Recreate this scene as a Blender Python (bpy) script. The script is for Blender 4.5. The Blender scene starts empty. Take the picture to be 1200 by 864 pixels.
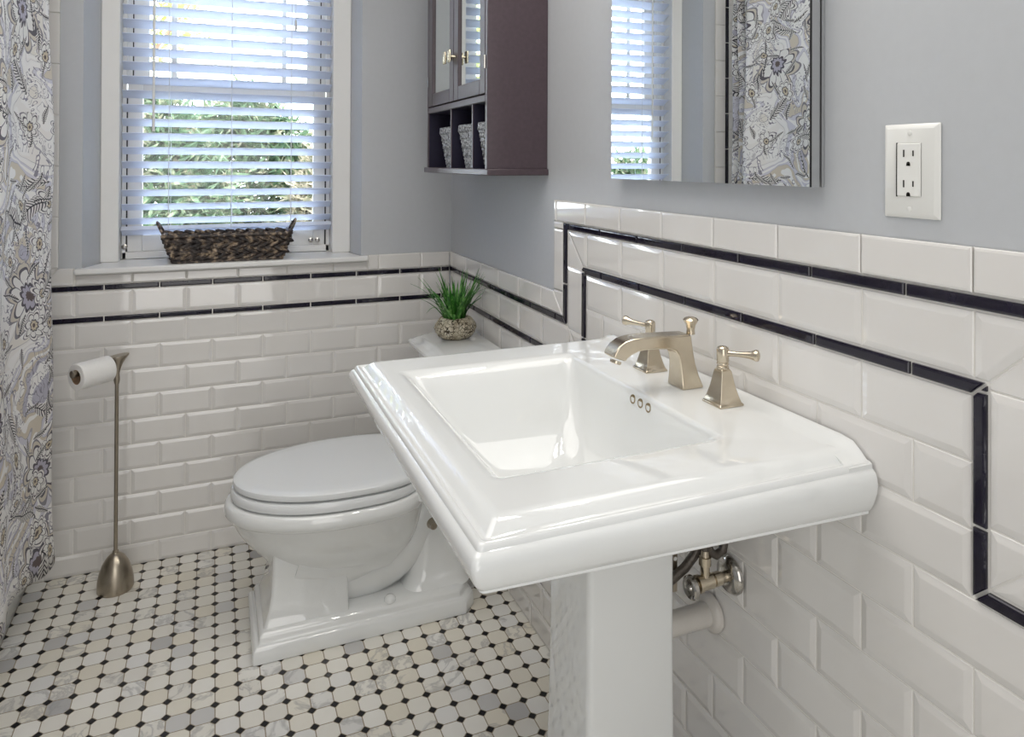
import bpy, math, random
from math import sin, cos, pi, radians, sqrt, atan2
from mathutils import Vector, Matrix
random.seed(7)
S = bpy.context.scene
COL = S.collection

# ------------------------------------------------------------------ node helper
class NT:
    def __init__(s, name):
        s.mat = bpy.data.materials.new(name); s.mat.use_nodes = True
        s.t = s.mat.node_tree; s.t.nodes.clear()
        s.out = s.t.nodes.new('ShaderNodeOutputMaterial')
    def n(s, ty, **kw):
        nd = s.t.nodes.new(ty)
        for k, v in kw.items(): setattr(nd, k, v)
        return nd
    def put(s, sock, v):
        if v is None: return
        if isinstance(v, bpy.types.NodeSocket): s.t.links.new(v, sock)
        elif isinstance(v, (tuple, list)) and sock.type == 'RGBA' and len(v) == 3: sock.default_value = (*v, 1)
        else: sock.default_value = v
    def m(s, op, a, b=None, c=None, clamp=False):
        nd = s.n('ShaderNodeMath', operation=op); nd.use_clamp = clamp
        s.put(nd.inputs[0], a); s.put(nd.inputs[1], b); s.put(nd.inputs[2], c)
        return nd.outputs[0]
    def v(s, op, a, b=None):
        nd = s.n('ShaderNodeVectorMath', operation=op)
        s.put(nd.inputs[0], a)
        if b is not None:
            if op == 'SCALE': s.put(nd.inputs[3], b)
            else: s.put(nd.inputs[1], b)
        return nd.outputs['Value'] if op in ('LENGTH', 'DISTANCE', 'DOT_PRODUCT') else nd.outputs[0]
    def mix(s, f, a, b):
        nd = s.n('ShaderNodeMix', data_type='RGBA')
        s.put(nd.inputs[0], f); s.put(nd.inputs[6], a); s.put(nd.inputs[7], b)
        return nd.outputs[2]
    def sep(s, v):
        nd = s.n('ShaderNodeSeparateXYZ'); s.put(nd.inputs[0], v); return nd.outputs
    def comb(s, x, y, z=0.0):
        nd = s.n('ShaderNodeCombineXYZ'); s.put(nd.inputs[0], x); s.put(nd.inputs[1], y); s.put(nd.inputs[2], z); return nd.outputs[0]
    def noise(s, vec, scale, detail=3, rough=.5, dist=0.):
        nd = s.n('ShaderNodeTexNoise'); s.put(nd.inputs['Vector'], vec)
        nd.inputs['Scale'].default_value = scale; nd.inputs['Detail'].default_value = detail
        nd.inputs['Roughness'].default_value = rough; nd.inputs['Distortion'].default_value = dist
        return nd.outputs
    def ramp(s, f, stops, const=False):
        nd = s.n('ShaderNodeValToRGB'); s.put(nd.inputs[0], f); cr = nd.color_ramp
        if const: cr.interpolation = 'CONSTANT'
        while len(cr.elements) < len(stops): cr.elements.new(.5)
        for e, (p, c) in zip(cr.elements, stops):
            e.position = p; e.color = (*c, 1) if len(c) == 3 else c
        return nd.outputs[0]
    def coord(s, which='Object'):
        return s.n('ShaderNodeTexCoord').outputs[which]
    def bsdf(s, col=(.8, .8, .8), rough=.5, metal=0., bump=None, bstr=.2, bdist=.002, **kw):
        b = s.n('ShaderNodeBsdfPrincipled')
        s.put(b.inputs['Base Color'], col); s.put(b.inputs['Roughness'], rough); s.put(b.inputs['Metallic'], metal)
        for k, v in kw.items(): s.put(b.inputs[k.replace('_', ' ')], v)
        if bump is not None:
            bn = s.n('ShaderNodeBump'); bn.inputs['Strength'].default_value = bstr; bn.inputs['Distance'].default_value = bdist
            s.put(bn.inputs['Height'], bump); s.t.links.new(bn.outputs[0], b.inputs['Normal'])
        return b.outputs[0]
    def done(s, sh):
        s.t.links.new(sh, s.out.inputs[0]); return s.mat

def simple(name, col, rough=.5, metal=0., noise=None, var=.06, bstr=.1, bdist=.001, **kw):
    t = NT(name); bump = None; c = col
    if noise:
        f = t.noise(t.coord(), noise, 4)[0]
        c = t.mix(t.m('MULTIPLY', f, 1.), tuple(x * (1 - var) for x in col), tuple(min(1, x * (1 + var)) for x in col)); bump = f
    return t.done(t.bsdf(c, rough, metal, bump, bstr, bdist, **kw))

M = {}
M['paint'] = simple('wall_paint', (.515, .532, .556), .55, noise=60, var=.03, bstr=.12, bdist=.001)
M['ceil'] = simple('ceiling_paint', (.8, .8, .79), .7, noise=40, var=.02)
M['white_trim'] = simple('white_gloss_trim', (.80, .80, .79), .3, noise=25, var=.02, bstr=.05)
M['tile'] = simple('white_glazed_tile', (.78, .762, .74), .045, noise=9, var=.02, bstr=.04, bdist=.003, Coat_Weight=.3, Coat_Roughness=.03, IOR=1.65)
M['grout'] = simple('wall_grout', (.83, .81, .77), .8, noise=80)
M['band'] = simple('dark_glass_pencil_tile', (.010, .008, .020), .06, noise=30, var=.6, bstr=.15, bdist=.002)
M['china'] = simple('white_vitreous_china', (.82, .835, .83), .025, noise=5, var=.01, bstr=.008, bdist=.002, Coat_Weight=.4, Coat_Roughness=.02, IOR=1.65)
M['seat'] = simple('white_seat_plastic', (.79, .81, .82), .16, noise=5, var=.01, bstr=.02)
M['nickel'] = simple('brushed_nickel', (.60, .53, .42), .24, 1., noise=50, var=.14, bstr=.06)
M['chrome'] = simple('chrome', (.50, .48, .45), .14, 1., noise=30, var=.3, bstr=.05)
M['steel'] = simple('brushed_steel', (.42, .37, .30), .30, 1., noise=60, var=.12, bstr=.06)
M['old_brass'] = simple('tarnished_brass', (.30, .235, .14), .38, .8, noise=300, var=.5)
M['brass'] = simple('pale_brass', (.70, .63, .48), .25, 1., noise=40, var=.1)
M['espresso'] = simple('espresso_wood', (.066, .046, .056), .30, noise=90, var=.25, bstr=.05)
M['espresso_shade'] = simple('espresso_wood_painted_shade', (.012, .010, .030), .5, noise=90, var=.25)  # espresso darkened to navy black; the cubby shade is put into the colour
M['mirror'] = simple('mirror_glass', (.93, .95, .95), .0, 1., noise=2, var=.003, bstr=0.)
M['smoke_mirror'] = simple('tinted_mirror', (.80, .84, .83), .03, 1., noise=2, var=.01, bstr=0.)
M['alum'] = simple('grey_aluminium', (.55, .56, .57), .35, .8, noise=40)
M['black'] = simple('black_rubber', (.012, .012, .014), .5, noise=50)
M['hole'] = simple('socket_slot', (.02, .017, .013), .6, noise=50)
M['plate'] = simple('white_plastic', (.83, .83, .80), .3, noise=20, var=.01, bstr=.02)
M['paper'] = simple('toilet_paper', (.86, .85, .83), .9, noise=120, var=.03, bstr=.25)
M['card'] = simple('cardboard_core', (.33, .22, .14), .9, noise=90)
M['pvc'] = simple('white_drain_pipe', (.62, .59, .55), .35, noise=20, var=.1)
M['hose'] = simple('braided_hose', (.12, .105, .09), .4, .5, noise=300, var=.5, bstr=.5)
M['cord'] = simple('white_cord', (.75, .76, .78), .7, noise=60)
def mat_blade():
    t = NT('artificial_grass'); f = t.noise(t.v('MULTIPLY', t.coord(), (1, 1, .35)), 75, 3, .6)[0]
    col = t.ramp(f, [(.34, (.012, .075, .010)), (.5, (.045, .22, .025)), (.64, (.20, .46, .11))])
    return t.done(t.bsdf(col, .35))
M['grass_blade'] = mat_blade()
M['soil'] = simple('dark_soil', (.03, .025, .02), .9, noise=90)

def mat_pot():
    t = NT('crackled_stone'); c = t.coord()
    vo = t.n('ShaderNodeTexVoronoi', feature='DISTANCE_TO_EDGE'); t.put(vo.inputs['Vector'], t.v('ADD', c, t.v('SCALE', t.noise(c, 50)[1], .022)))
    vo.inputs['Scale'].default_value = 78
    crack = t.m('LESS_THAN', vo.outputs[0], t.m('MULTIPLY', t.m('SUBTRACT', t.noise(c, 26)[0], .28), .24))
    n2 = t.noise(c, 40, 5)[0]
    base = t.ramp(n2, [(.3, (.30, .25, .17)), (.5, (.55, .49, .37)), (.7, (.72, .67, .55))])
    col = t.mix(crack, base, (.06, .045, .025))
    return t.done(t.bsdf(col, .8, 0, t.m('SUBTRACT', n2, crack), .6, .004))
M['pot'] = mat_pot()

def mat_wicker(name, a, b, c, scale):
    t = NT(name); co = t.coord()
    f = t.noise(co, scale, 4, .6)[0]
    g = t.n('ShaderNodeTexWave'); t.put(g.inputs['Vector'], co); g.inputs['Scale'].default_value = scale * 1.1; g.inputs['Distortion'].default_value = 6
    col = t.ramp(f, [(.36, a), (.52, b), (.68, c)])
    return t.done(t.bsdf(col, .5, 0, f, .3, .002))
M['wicker'] = mat_wicker('dark_woven_hyacinth', (.012, .009, .010), (.060, .045, .038), (.42, .32, .22), 55)
M['wicker_grey'] = mat_wicker('grey_wicker', (.07, .07, .08), (.33, .34, .36), (.72, .74, .76), 120)

def mat_slat():
    t = NT('white_blind_slat')
    f = t.noise(t.coord(), 20)[0]
    b = t.bsdf((.86, .88, .91), .35, 0, f, .03)
    tr = t.n('ShaderNodeBsdfTranslucent'); t.put(tr.inputs[0], (.80, .86, 1.0))
    mx = t.n('ShaderNodeMixShader'); mx.inputs[0].default_value = .5
    t.t.links.new(b, mx.inputs[1]); t.t.links.new(tr.outputs[0], mx.inputs[2])
    return t.done(mx.outputs[0])
M['slat'] = mat_slat()

def mat_glass():
    t = NT('window_glass')
    tr = t.n('ShaderNodeBsdfTransparent'); t.put(tr.inputs[0], (.96, .98, .98))
    gl = t.n('ShaderNodeBsdfGlossy'); gl.inputs['Roughness'].default_value = .01
    fr = t.n('ShaderNodeFresnel'); fr.inputs[0].default_value = 1.45
    mx = t.n('ShaderNodeMixShader'); t.t.links.new(fr.outputs[0], mx.inputs[0])
    t.t.links.new(tr.outputs[0], mx.inputs[1]); t.t.links.new(gl.outputs[0], mx.inputs[2])
    return t.done(mx.outputs[0])
M['glass'] = mat_glass()

def mat_leaf(name, c0, c1, c2, scale, trans=.35):
    t = NT(name); co = t.coord()
    f = t.noise(co, scale, 4, .7)[0]
    col = t.ramp(f, [(.32, c0), (.5, c1), (.66, c2)])
    b = t.bsdf(col, .5)
    tr = t.n('ShaderNodeBsdfTranslucent'); t.put(tr.inputs[0], col)
    mx = t.n('ShaderNodeMixShader'); mx.inputs[0].default_value = trans
    t.t.links.new(b, mx.inputs[1]); t.t.links.new(tr.outputs[0], mx.inputs[2])
    return t.done(mx.outputs[0])
M['hedge'] = mat_leaf('garden_leaves', (.020, .055, .025), (.075, .13, .065), (.30, .27, .19), 9)
M['plume'] = mat_leaf('dry_grass_leaves', (.05, .085, .04), (.21, .19, .13), (.46, .40, .31), 12)
M['sunleaf'] = mat_leaf('sunlit_leaves', (.17, .24, .05), (.36, .40, .13), (.55, .54, .33), 5, .5)
M['bark'] = simple('bark', (.18, .12, .08), .9, noise=30, var=.4)
M['lawn'] = simple('lawn', (.15, .16, .09), .95, noise=4, var=.4)

# floor: octagon-and-dot marble mosaic
def mat_floor():
    t = NT('octagon_dot_mosaic'); co = t.sep(t.coord())
    P = .0513
    px = t.m('DIVIDE', t.m('ADD', co[0], .029), P); py = t.m('DIVIDE', t.m('ADD', co[1], .056), P)
    # cell ids / local coordinates with the dots on the grid nodes
    ix = t.m('FLOOR', px); iy = t.m('FLOOR', py)
    fx = t.m('SUBTRACT', px, ix); fy = t.m('SUBTRACT', py, iy)
    ex = t.m('MINIMUM', fx, t.m('SUBTRACT', 1., fx)); ey = t.m('MINIMUM', fy, t.m('SUBTRACT', 1., fy))
    dsum = t.m('ADD', ex, ey)
    dot = t.m('LESS_THAN', dsum, .198)
    ring = t.m('LESS_THAN', dsum, .248)
    joint = t.m('LESS_THAN', t.m('MINIMUM', ex, ey), .024)
    grout = t.m('MAXIMUM', ring, joint)
    wn = t.n('ShaderNodeTexWhiteNoise'); wn.noise_dimensions = '2D'; t.put(wn.inputs['Vector'], t.comb(ix, iy))
    r = wn.outputs[0]; rc = t.sep(wn.outputs[1])
    base = t.ramp(r, [(.0, (.76, .745, .70)), (.30, (.84, .825, .77)), (.52, (.78, .74, .64)), (.74, (.87, .86, .82)), (.90, (.80, .80, .79)), (.965, (.60, .60, .60)), (1., (.40, .40, .41))])
    off = t.comb(t.m('MULTIPLY', rc[0], 9.), t.m('MULTIPLY', rc[1], 9.), t.m('MULTIPLY', rc[2], 5.))
    vv = t.v('ADD', t.coord(), off)
    nz = t.noise(vv, 13, 4, .6, .8)[0]
    vein = t.m('SUBTRACT', 1., t.m('MULTIPLY', t.m('ABSOLUTE', t.m('SUBTRACT', nz, .5)), 16.), clamp=True)
    vein = t.m('MULTIPLY', vein, t.m('GREATER_THAN', rc[1], .72))
    col = t.mix(t.m('MULTIPLY', vein, .55), base, (.33, .33, .34))
    cl = t.noise(vv, 35, 4)[0]
    col = t.mix(t.m('MULTIPLY', cl, .16), col, (.60, .54, .42))
    # worn yellow grout, with broad patches of dirt
    big = t.noise(t.coord(), 3.5, 3)[0]
    gcol = t.mix(big, (.27, .22, .14), (.36, .32, .25))
    col = t.mix(grout, col, gcol)
    col = t.mix(dot, col, (.012, .012, .016))
    mask = t.m('MULTIPLY', t.m('MAXIMUM', t.m('SUBTRACT', 1., grout), dot), 1.)
    rough = t.mix(mask, (.8, .8, .8), (.20, .20, .20))
    return t.done(t.bsdf(col, rough, 0, mask, .25, .0015, Specular_IOR_Level=.35))
M['floor'] = mat_floor()

# curtain: printed floral
def mat_curtain():
    t = NT('floral_curtain_fabric'); uv = t.coord('UV')
    warp = t.v('SCALE', t.v('SUBTRACT', t.noise(uv, 7, 2)[1], (.5, .5, .5)), .09)
    p = t.v('ADD', uv, warp)
    def lt(a, b): return t.m('LESS_THAN', a, b)
    def near(a, c, w): return lt(t.m('ABSOLUTE', t.m('SUBTRACT', a, c)), w)
    # flowing ground of nested contours
    n0 = t.noise(p, 4.6, 1.5, .4, .8)[0]
    k = t.m('MULTIPLY', n0, 11.); fr = t.m('FRACT', k)
    ground = t.ramp(t.m('FRACT', t.m('MULTIPLY', t.m('FLOOR', k), .381)),
                    [(0, (.82, .80, .78)), (.2, (.64, .58, .49)), (.36, (.84, .83, .82)), (.56, (.50, .49, .57)), (.68, (.78, .75, .70)), (.86, (.64, .63, .70))], True)
    col = t.mix(near(fr, .55, .18), ground, (.86, .85, .84))
    col = t.mix(lt(fr, .05), col, (.40, .39, .43))
    # fine scrollwork
    n1 = t.noise(p, 17, 1.5, .5, 1.8)[0]
    scr = t.m('MULTIPLY', near(t.m('FRACT', t.m('MULTIPLY', n1, 6.)), .5, .085), t.m('GREATER_THAN', t.noise(uv, 7, 1)[0], .47))
    col = t.mix(scr, col, (.27, .26, .31))
    def cells(scale, seedoff):
        vo = t.n('ShaderNodeTexVoronoi'); vo.voronoi_dimensions = '2D'
        t.put(vo.inputs['Vector'], t.v('ADD', p, (seedoff, seedoff * .7, 0))); vo.inputs['Scale'].default_value = scale
        vo.inputs['Randomness'].default_value = .75
        d = t.v('SUBTRACT', t.v('ADD', p, (seedoff, seedoff * .7, 0)), vo.outputs['Position'])
        return t.sep(d), t.sep(vo.outputs['Color'])
    # flowers (two sizes)
    for scale, R0, npet, so, inner in ((4.4, .078, 5., 3.1, (.45, .43, .52)), (9.5, .034, 4., 8.7, (.60, .53, .40))):
        d, rc = cells(scale, so)
        r = t.m('SQRT', t.m('ADD', t.m('MULTIPLY', d[0], d[0]), t.m('MULTIPLY', d[1], d[1])))
        th = t.m('ADD', t.m('ARCTAN2', d[1], d[0]), t.m('MULTIPLY', rc[0], 6.28))
        pet = t.m('ABSOLUTE', t.m('SINE', t.m('MULTIPLY', th, npet)))
        R = t.m('MULTIPLY', t.m('ADD', .72, t.m('MULTIPLY', pet, .3)), R0)
        q = t.m('DIVIDE', r, R)
        on = t.m('GREATER_THAN', rc[1], .45)
        A = lambda mk, c_, cc: t.mix(t.m('MULTIPLY', mk, on), cc, c_)
        col = A(lt(q, 1.28), (.62, .57, .49) if R0 > .05 else (.80, .78, .76), col)
        col = A(near(q, 1.28, .05), (.25, .24, .27), col)
        col = A(lt(q, 1.), (.80, .79, .77), col)
        col = A(near(q, 1., .06), (.12, .11, .13), col)
        col = A(t.m('MULTIPLY', lt(pet, .16), t.m('MULTIPLY', lt(q, 1.), t.m('GREATER_THAN', q, .42))), (.22, .21, .25), col)
        col = A(lt(q, .44), inner, col)
        col = A(near(q, .44, .06), (.10, .09, .11), col)
        col = A(lt(q, .17), (.13, .10, .10), col)
    # feathered dark leaves and small sprigs
    for sc_, so_, L, wd, f1, thr in ((6.3, 15.3, .062, .019, 620., .35), (13., 31.7, .030, .009, 1150., .35), (11., 47.1, .036, .006, 900., .5)):
        d, rc = cells(sc_, so_)
        an = t.m('MULTIPLY', rc[0], 6.28); ca = t.m('COSINE', an); sa = t.m('SINE', an)
        lx = t.m('ADD', t.m('MULTIPLY', d[0], ca), t.m('MULTIPLY', d[1], sa)); ly = t.m('SUBTRACT', t.m('MULTIPLY', d[1], ca), t.m('MULTIPLY', d[0], sa))
        w = t.m('MULTIPLY', t.m('SUBTRACT', 1., t.m('POWER', t.m('DIVIDE', lx, L), 2.)), wd)
        inside = t.m('MULTIPLY', lt(t.m('ABSOLUTE', ly), w), t.m('GREATER_THAN', rc[2], thr))
        rib = t.m('SINE', t.m('ADD', t.m('MULTIPLY', lx, f1), t.m('MULTIPLY', t.m('ABSOLUTE', ly), -f1 * .85)))
        dark = t.m('MAXIMUM', t.m('GREATER_THAN', rib, .35), lt(t.m('ABSOLUTE', ly), .0014))
        col = t.mix(inside, col, (.74, .72, .70)); col = t.mix(t.m('MULTIPLY', inside, dark), col, (.05, .045, .055))
    weave = t.noise(uv, 400, 1)[0]
    return t.done(t.bsdf(col, .8, 0, weave, .15, .001))
M['curtain'] = mat_curtain()

# ------------------------------------------------------------------ mesh builder
class B:
    def __init__(s): s.v = []; s.f = []; s.m = []
    def add(s, vs, fs, m=0):
        o = len(s.v); s.v += [tuple(x) for x in vs]
        for f in fs: s.f.append([i + o for i in f]); s.m.append(m)
        return s
    def box(s, x0, y0, z0, x1, y1, z1, m=0):
        x0, x1 = min(x0, x1), max(x0, x1); y0, y1 = min(y0, y1), max(y0, y1); z0, z1 = min(z0, z1), max(z0, z1)
        vs = [(x0, y0, z0), (x1, y0, z0), (x1, y1, z0), (x0, y1, z0), (x0, y0, z1), (x1, y0, z1), (x1, y1, z1), (x0, y1, z1)]
        return s.add(vs, [(3, 2, 1, 0), (4, 5, 6, 7), (0, 1, 5, 4), (1, 2, 6, 5), (2, 3, 7, 6), (3, 0, 4, 7)], m)
    def loft(s, rings, c0=True, c1=True, m=0, closed=True):
        n = len(rings[0]); vs = [p for r in rings for p in r]; fs = []
        for i in range(len(rings) - 1):
            for j in range(n if closed else n - 1):
                k = (j + 1) % n
                fs.append((i * n + j, i * n + k, (i + 1) * n + k, (i + 1) * n + j))
        if c0: fs.append(tuple(range(n - 1, -1, -1)))
        if c1: fs.append(tuple((len(rings) - 1) * n + j for j in range(n)))
        return s.add(vs, fs, m)
    def tube(s, pts, rad, n=12, m=0, caps=True, flat=1.0, upv=(0, 0, 1)):
        pts = [Vector(p) for p in pts]
        if not hasattr(rad, '__len__'): rad = [rad] * len(pts)
        rings = []; prev = None
        for i, p in enumerate(pts):
            d = (pts[min(i + 1, len(pts) - 1)] - pts[max(i - 1, 0)]).normalized()
            if prev is None:
                a = Vector(upv)
                if abs(a.dot(d)) > .95: a = Vector((1, 0, 0))
                u = (a - d * a.dot(d)).normalized()
            else:
                u = (prev - d * prev.dot(d)).normalized()
            prev = u; w = d.cross(u)
            rings.append([p + (u * cos(2 * pi * k / n) * flat + w * sin(2 * pi * k / n)) * rad[i] for k in range(n)])
        return s.loft(rings, caps, caps, m)
    def lathe(s, prof, c, d=(0, 0, 1), n=32, m=0, c0=True, c1=True):
        c = Vector(c); d = Vector(d).normalized(); a = Vector((0, 0, 1)) if abs(d.z) < .9 else Vector((1, 0, 0))
        u = (a - d * a.dot(d)).normalized(); w = d.cross(u)
        rings = [[c + d * h + (u * cos(2 * pi * k / n) + w * sin(2 * pi * k / n)) * max(r, 1e-5) for k in range(n)] for r, h in prof]
        return s.loft(rings, c0, c1, m)
    def lump(s, c, d, L, r, m=0, n=6, up=(0, 0, 1), flat=1.):
        c = Vector(c); d = Vector(d).normalized()
        pts = [c + d * L * q for q in (-.5, -.36, 0, .36, .5)]
        return s.tube(pts, [r * .15, r * .72, r, r * .72, r * .15], n, m, True, flat, up)
    def build(s, name, mats, parent=None, smooth=None, bevel=None, subsurf=0):
        me = bpy.data.meshes.new(name)
        off = Vector(parent['_o']) if parent is not None and '_o' in parent else Vector((0, 0, 0))
        me.from_pydata([tuple(Vector(v) - off) for v in s.v], [], s.f)
        if not isinstance(mats, (list, tuple)): mats = [mats]
        for x in mats: me.materials.append(x)
        me.polygons.foreach_set('material_index', s.m)
        me.update()
        if smooth is not None:
            me.shade_smooth()
            if smooth < 180: me.set_sharp_from_angle(angle=radians(smooth))
        o = bpy.data.objects.new(name, me); COL.objects.link(o)
        if parent is not None:
            o.parent = parent; o['_o'] = tuple(off)
        if bevel:
            b = o.modifiers.new('Bevel', 'BEVEL'); b.width = bevel[0]; b.segments = bevel[1]; b.limit_method = 'ANGLE'; b.angle_limit = radians(40)
            b.harden_normals = False
            me.shade_smooth()
            if smooth is None: me.set_sharp_from_angle(angle=radians(60))
        if subsurf:
            q = o.modifiers.new('Subd', 'SUBSURF'); q.levels = subsurf; q.render_levels = subsurf
        return o

def thing(name, loc, label, cat, group=None):
    o = bpy.data.objects.new(name, None); COL.objects.link(o); o.location = loc; o.empty_display_size = .05
    o['_o'] = tuple(loc); tag(o, label, cat, group); return o
def tag(o, label, cat, group=None):
    o['label'] = label; o['category'] = cat
    if group: o['group'] = group
    return o
def struct(o): o['kind'] = 'structure'; return o
def dup(root, loc, rotz=0., label=None, group=None):
    r = root.copy(); COL.objects.link(r); r.location = loc; r.rotation_euler = (0, 0, rotz)
    if label: r['label'] = label
    if group: r['group'] = group
    for ch in list(root.children):
        c = ch.copy(); COL.objects.link(c); c.parent = r
        for g in list(ch.children):
            d = g.copy(); COL.objects.link(d); d.parent = c
    return r
def rrect(x0, y0, x1, y1, r, z, n=5):
    pts = []
    for cx, cy, a0 in ((x1 - r, y1 - r, 0), (x0 + r, y1 - r, 90), (x0 + r, y0 + r, 180), (x1 - r, y0 + r, 270)):
        for k in range(n + 1):
            a = radians(a0 + 90 * k / n); pts.append((cx + r * cos(a), cy + r * sin(a), z))
    return pts

# ------------------------------------------------------------------ room shell
ZC = 2.42; YF = -3.3; XL = -2.06
H0, H1, HB, HT = -1.179, -.331, .912, 2.19          # window opening
struct(B().box(XL - .1, YF - .1, -.08, .12, .0, 0).build('floor', M['floor']))
struct(B().box(XL - .1, YF - .1, ZC, .12, .12, ZC + .08).build('ceiling', M['ceil']))
struct(B().box(0, YF - .1, 0, .12, .12, ZC).build('wall_right', M['paint']))
struct(B().box(XL - .1, YF - .1, 0, XL, .12, ZC).build('wall_left', M['paint']))
struct(B().box(XL, YF - .1, 0, 0, YF, ZC).build('wall_front', M['paint']))
wb = B()
wb.box(XL, 0, 0, 0, .26, HB); wb.box(XL, 0, HT, 0, .26, ZC)
def prism(b, poly, z0, z1, m=0):
    n = len(poly)
    b.loft([[(x, y, z0) for x, y in poly], [(x, y, z1) for x, y in poly]], True, True, m)
prism(wb, [(XL, 0), (H0, 0), (-1.1445, .1), (-1.1445, .26), (XL, .26)], HB, HT)
prism(wb, [(H1, 0), (0, 0), (0, .26), (-.352, .26), (-.352, .1)], HB, HT)
struct(wb.build('wall_back', M['paint']))

# ------------------------------------------------------------------ wall tile
zb, p_, b_, Pw = .065, .0776, .019, .154
def clip(poly, a, b, c):                              # keep a*u+b*v<=c
    out = []
    for i in range(len(poly)):
        P, Q = poly[i], poly[(i + 1) % len(poly)]
        dp, dq = a * P[0] + b * P[1] - c, a * Q[0] + b * Q[1] - c
        if dp <= 0: out.append(P)
        if dp * dq < 0:
            t = dp / (dp - dq); out.append((P[0] + (Q[0] - P[0]) * t, P[1] + (Q[1] - P[1]) * t))
    return out
def inset(poly, d):
    n = len(poly)
    ar = sum(poly[i][0] * poly[(i + 1) % n][1] - poly[(i + 1) % n][0] * poly[i][1] for i in range(n))
    if ar < 0: poly = poly[::-1]
    out = poly
    for i in range(n):
        (x0, y0), (x1, y1) = poly[i], poly[(i + 1) % n]
        L = sqrt((x1 - x0) ** 2 + (y1 - y0) ** 2)
        if L < 1e-6: continue
        nx, ny = (y1 - y0) / L, -(x1 - x0) / L
        out = clip(out, nx, ny, nx * x0 + ny * y0 - d)
        if len(out) < 3: return []
    q = []
    for P in out:
        if not q or abs(P[0] - q[-1][0]) + abs(P[1] - q[-1][1]) > 1e-5: q.append(P)
    if len(q) > 1 and abs(q[0][0] - q[-1][0]) + abs(q[0][1] - q[-1][1]) < 1e-5: q.pop()
    return q
class Tiler:
    """tiles on a wall plane; (u,v) -> world through fn(u,v,h)"""
    def __init__(s, fn): s.fn = fn; s.b = B()
    def tile(s, poly, kind='tile'):
        base = inset(poly, .0011 if kind != 'band' else .0020)
        if len(base) < 3: return
        us = [q[0] for q in base]; vs = [q[1] for q in base]
        if max(us) - min(us) < .004 or max(vs) - min(vs) < .004: return
        def cap(lay, m):
            # lay: [(inset, height)] ; resample by keeping polygons with equal vertex count only
            rings = []
            for d, h in lay:
                q = inset(base, d) if d > 0 else inset(base, .00001)
                if len(q) < 3 or (rings and len(q) != len(rings[0])): break
                rings.append([s.fn(u, v, h) for u, v in q])
            s.b.loft(rings, False, True, m)
        if kind == 'tile': cap([(0, .001), (0, .0035), (.0008, .0042), (.0085, .0060), (.0100, .0062)], 0)
        elif kind == 'flat': cap([(0, .001), (0, .0060), (.0012, .0075), (.004, .0083)], 0)
        else: cap([(0, .001), (0, .0062), (.0012, .0078), (.0035, .0082)], 2)
    def row(s, u0, u1, v0, v1, ph, kind='tile', L=Pw, cl=()):
        k = math.floor((u0 - ph) / L)
        while ph + k * L < u1:
            a, c = max(u0, ph + k * L), min(u1, ph + (k + 1) * L)
            if c - a > .003:
                poly = [(a, v0), (c, v0), (c, v1), (a, v1)]
                for q in cl: poly = clip(poly, *q)
                if len(poly) >= 3: s.tile(poly, kind)
            k += 1
    def col(s, u0, u1, v0, v1, ph, kind='tile', L=Pw, cl=()):
        k = math.floor((v0 - ph) / L)
        while ph + k * L < v1:
            a, c = max(v0, ph + k * L), min(v1, ph + (k + 1) * L)
            if c - a > .003:
                poly = [(u0, a), (u1, a), (u1, c), (u0, c)]
                for q in cl: poly = clip(poly, *q)
                if len(poly) >= 3: s.tile(poly, kind)
            k += 1
    def bed(s, u0, u1, v0, v1, h=.0030):
        pts = [s.fn(u, v, hh) for hh in (0.0002, h) for u, v in ((u0, v0), (u1, v0), (u1, v1), (u0, v1))]
        s.b.add(pts, [(0, 1, 2, 3), (4, 5, 6, 7), (0, 1, 5, 4), (1, 2, 6, 5), (2, 3, 7, 6), (3, 0, 4, 7)], 1)
zA = zb + 9 * p_; zB = zA + b_; zC2 = zB + p_; zD = zC2 + b_; zE = zD + .0545          # low bands
rs = 3 * p_
# back wall: u = -x
tb = Tiler(lambda u, v, h: (-u, -h, v))
U1 = 2.05
tb.bed(.009, U1, 0, HB - .002); tb.bed(.009, .311, HB - .002, zE - .003); tb.bed(1.197, U1, HB - .002, zE - .003); tb.bed(1.243, U1, zE - .003, ZC)
tb.row(.009, U1, 0, zb, .0404)
for n in range(9): tb.row(.009, U1, zb + n * p_, zb + (n + 1) * p_, .1174 if n % 2 == 0 else .0404)
tb.row(.009, U1, zA, zB, .0404, 'band'); tb.row(.009, U1, zB, zC2, .1174)
tb.row(.009, 1.313, zC2, zD, .0404, 'band', cl=[(1, -1, 1.294 - zC2 + b_)] if False else [(1, 1, 1.313 + zC2)])
tb.row(.009, .309, zD, zE, .1174, 'flat'); tb.row(.309, 1.199, zD, HB - .001, .1174, 'flat')
tb.row(1.199, 1.2935, zD, zE, .1174, 'flat', cl=[(1, 1, 1.2935 + zD)])
tb.col(1.239, 1.2935, zD, ZC, .01, 'flat', cl=[(-1, -1, -1.2935 - zD)])
tb.col(1.2935, 1.3125, zC2, ZC, .09, 'band', cl=[(-1, -1, -1.313 - zC2)])
for n in range(0, 21): tb.row(1.3125, U1, zC2 + n * p_, min(ZC, zC2 + (n + 1) * p_), .1174 if n % 2 else .0404)
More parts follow.
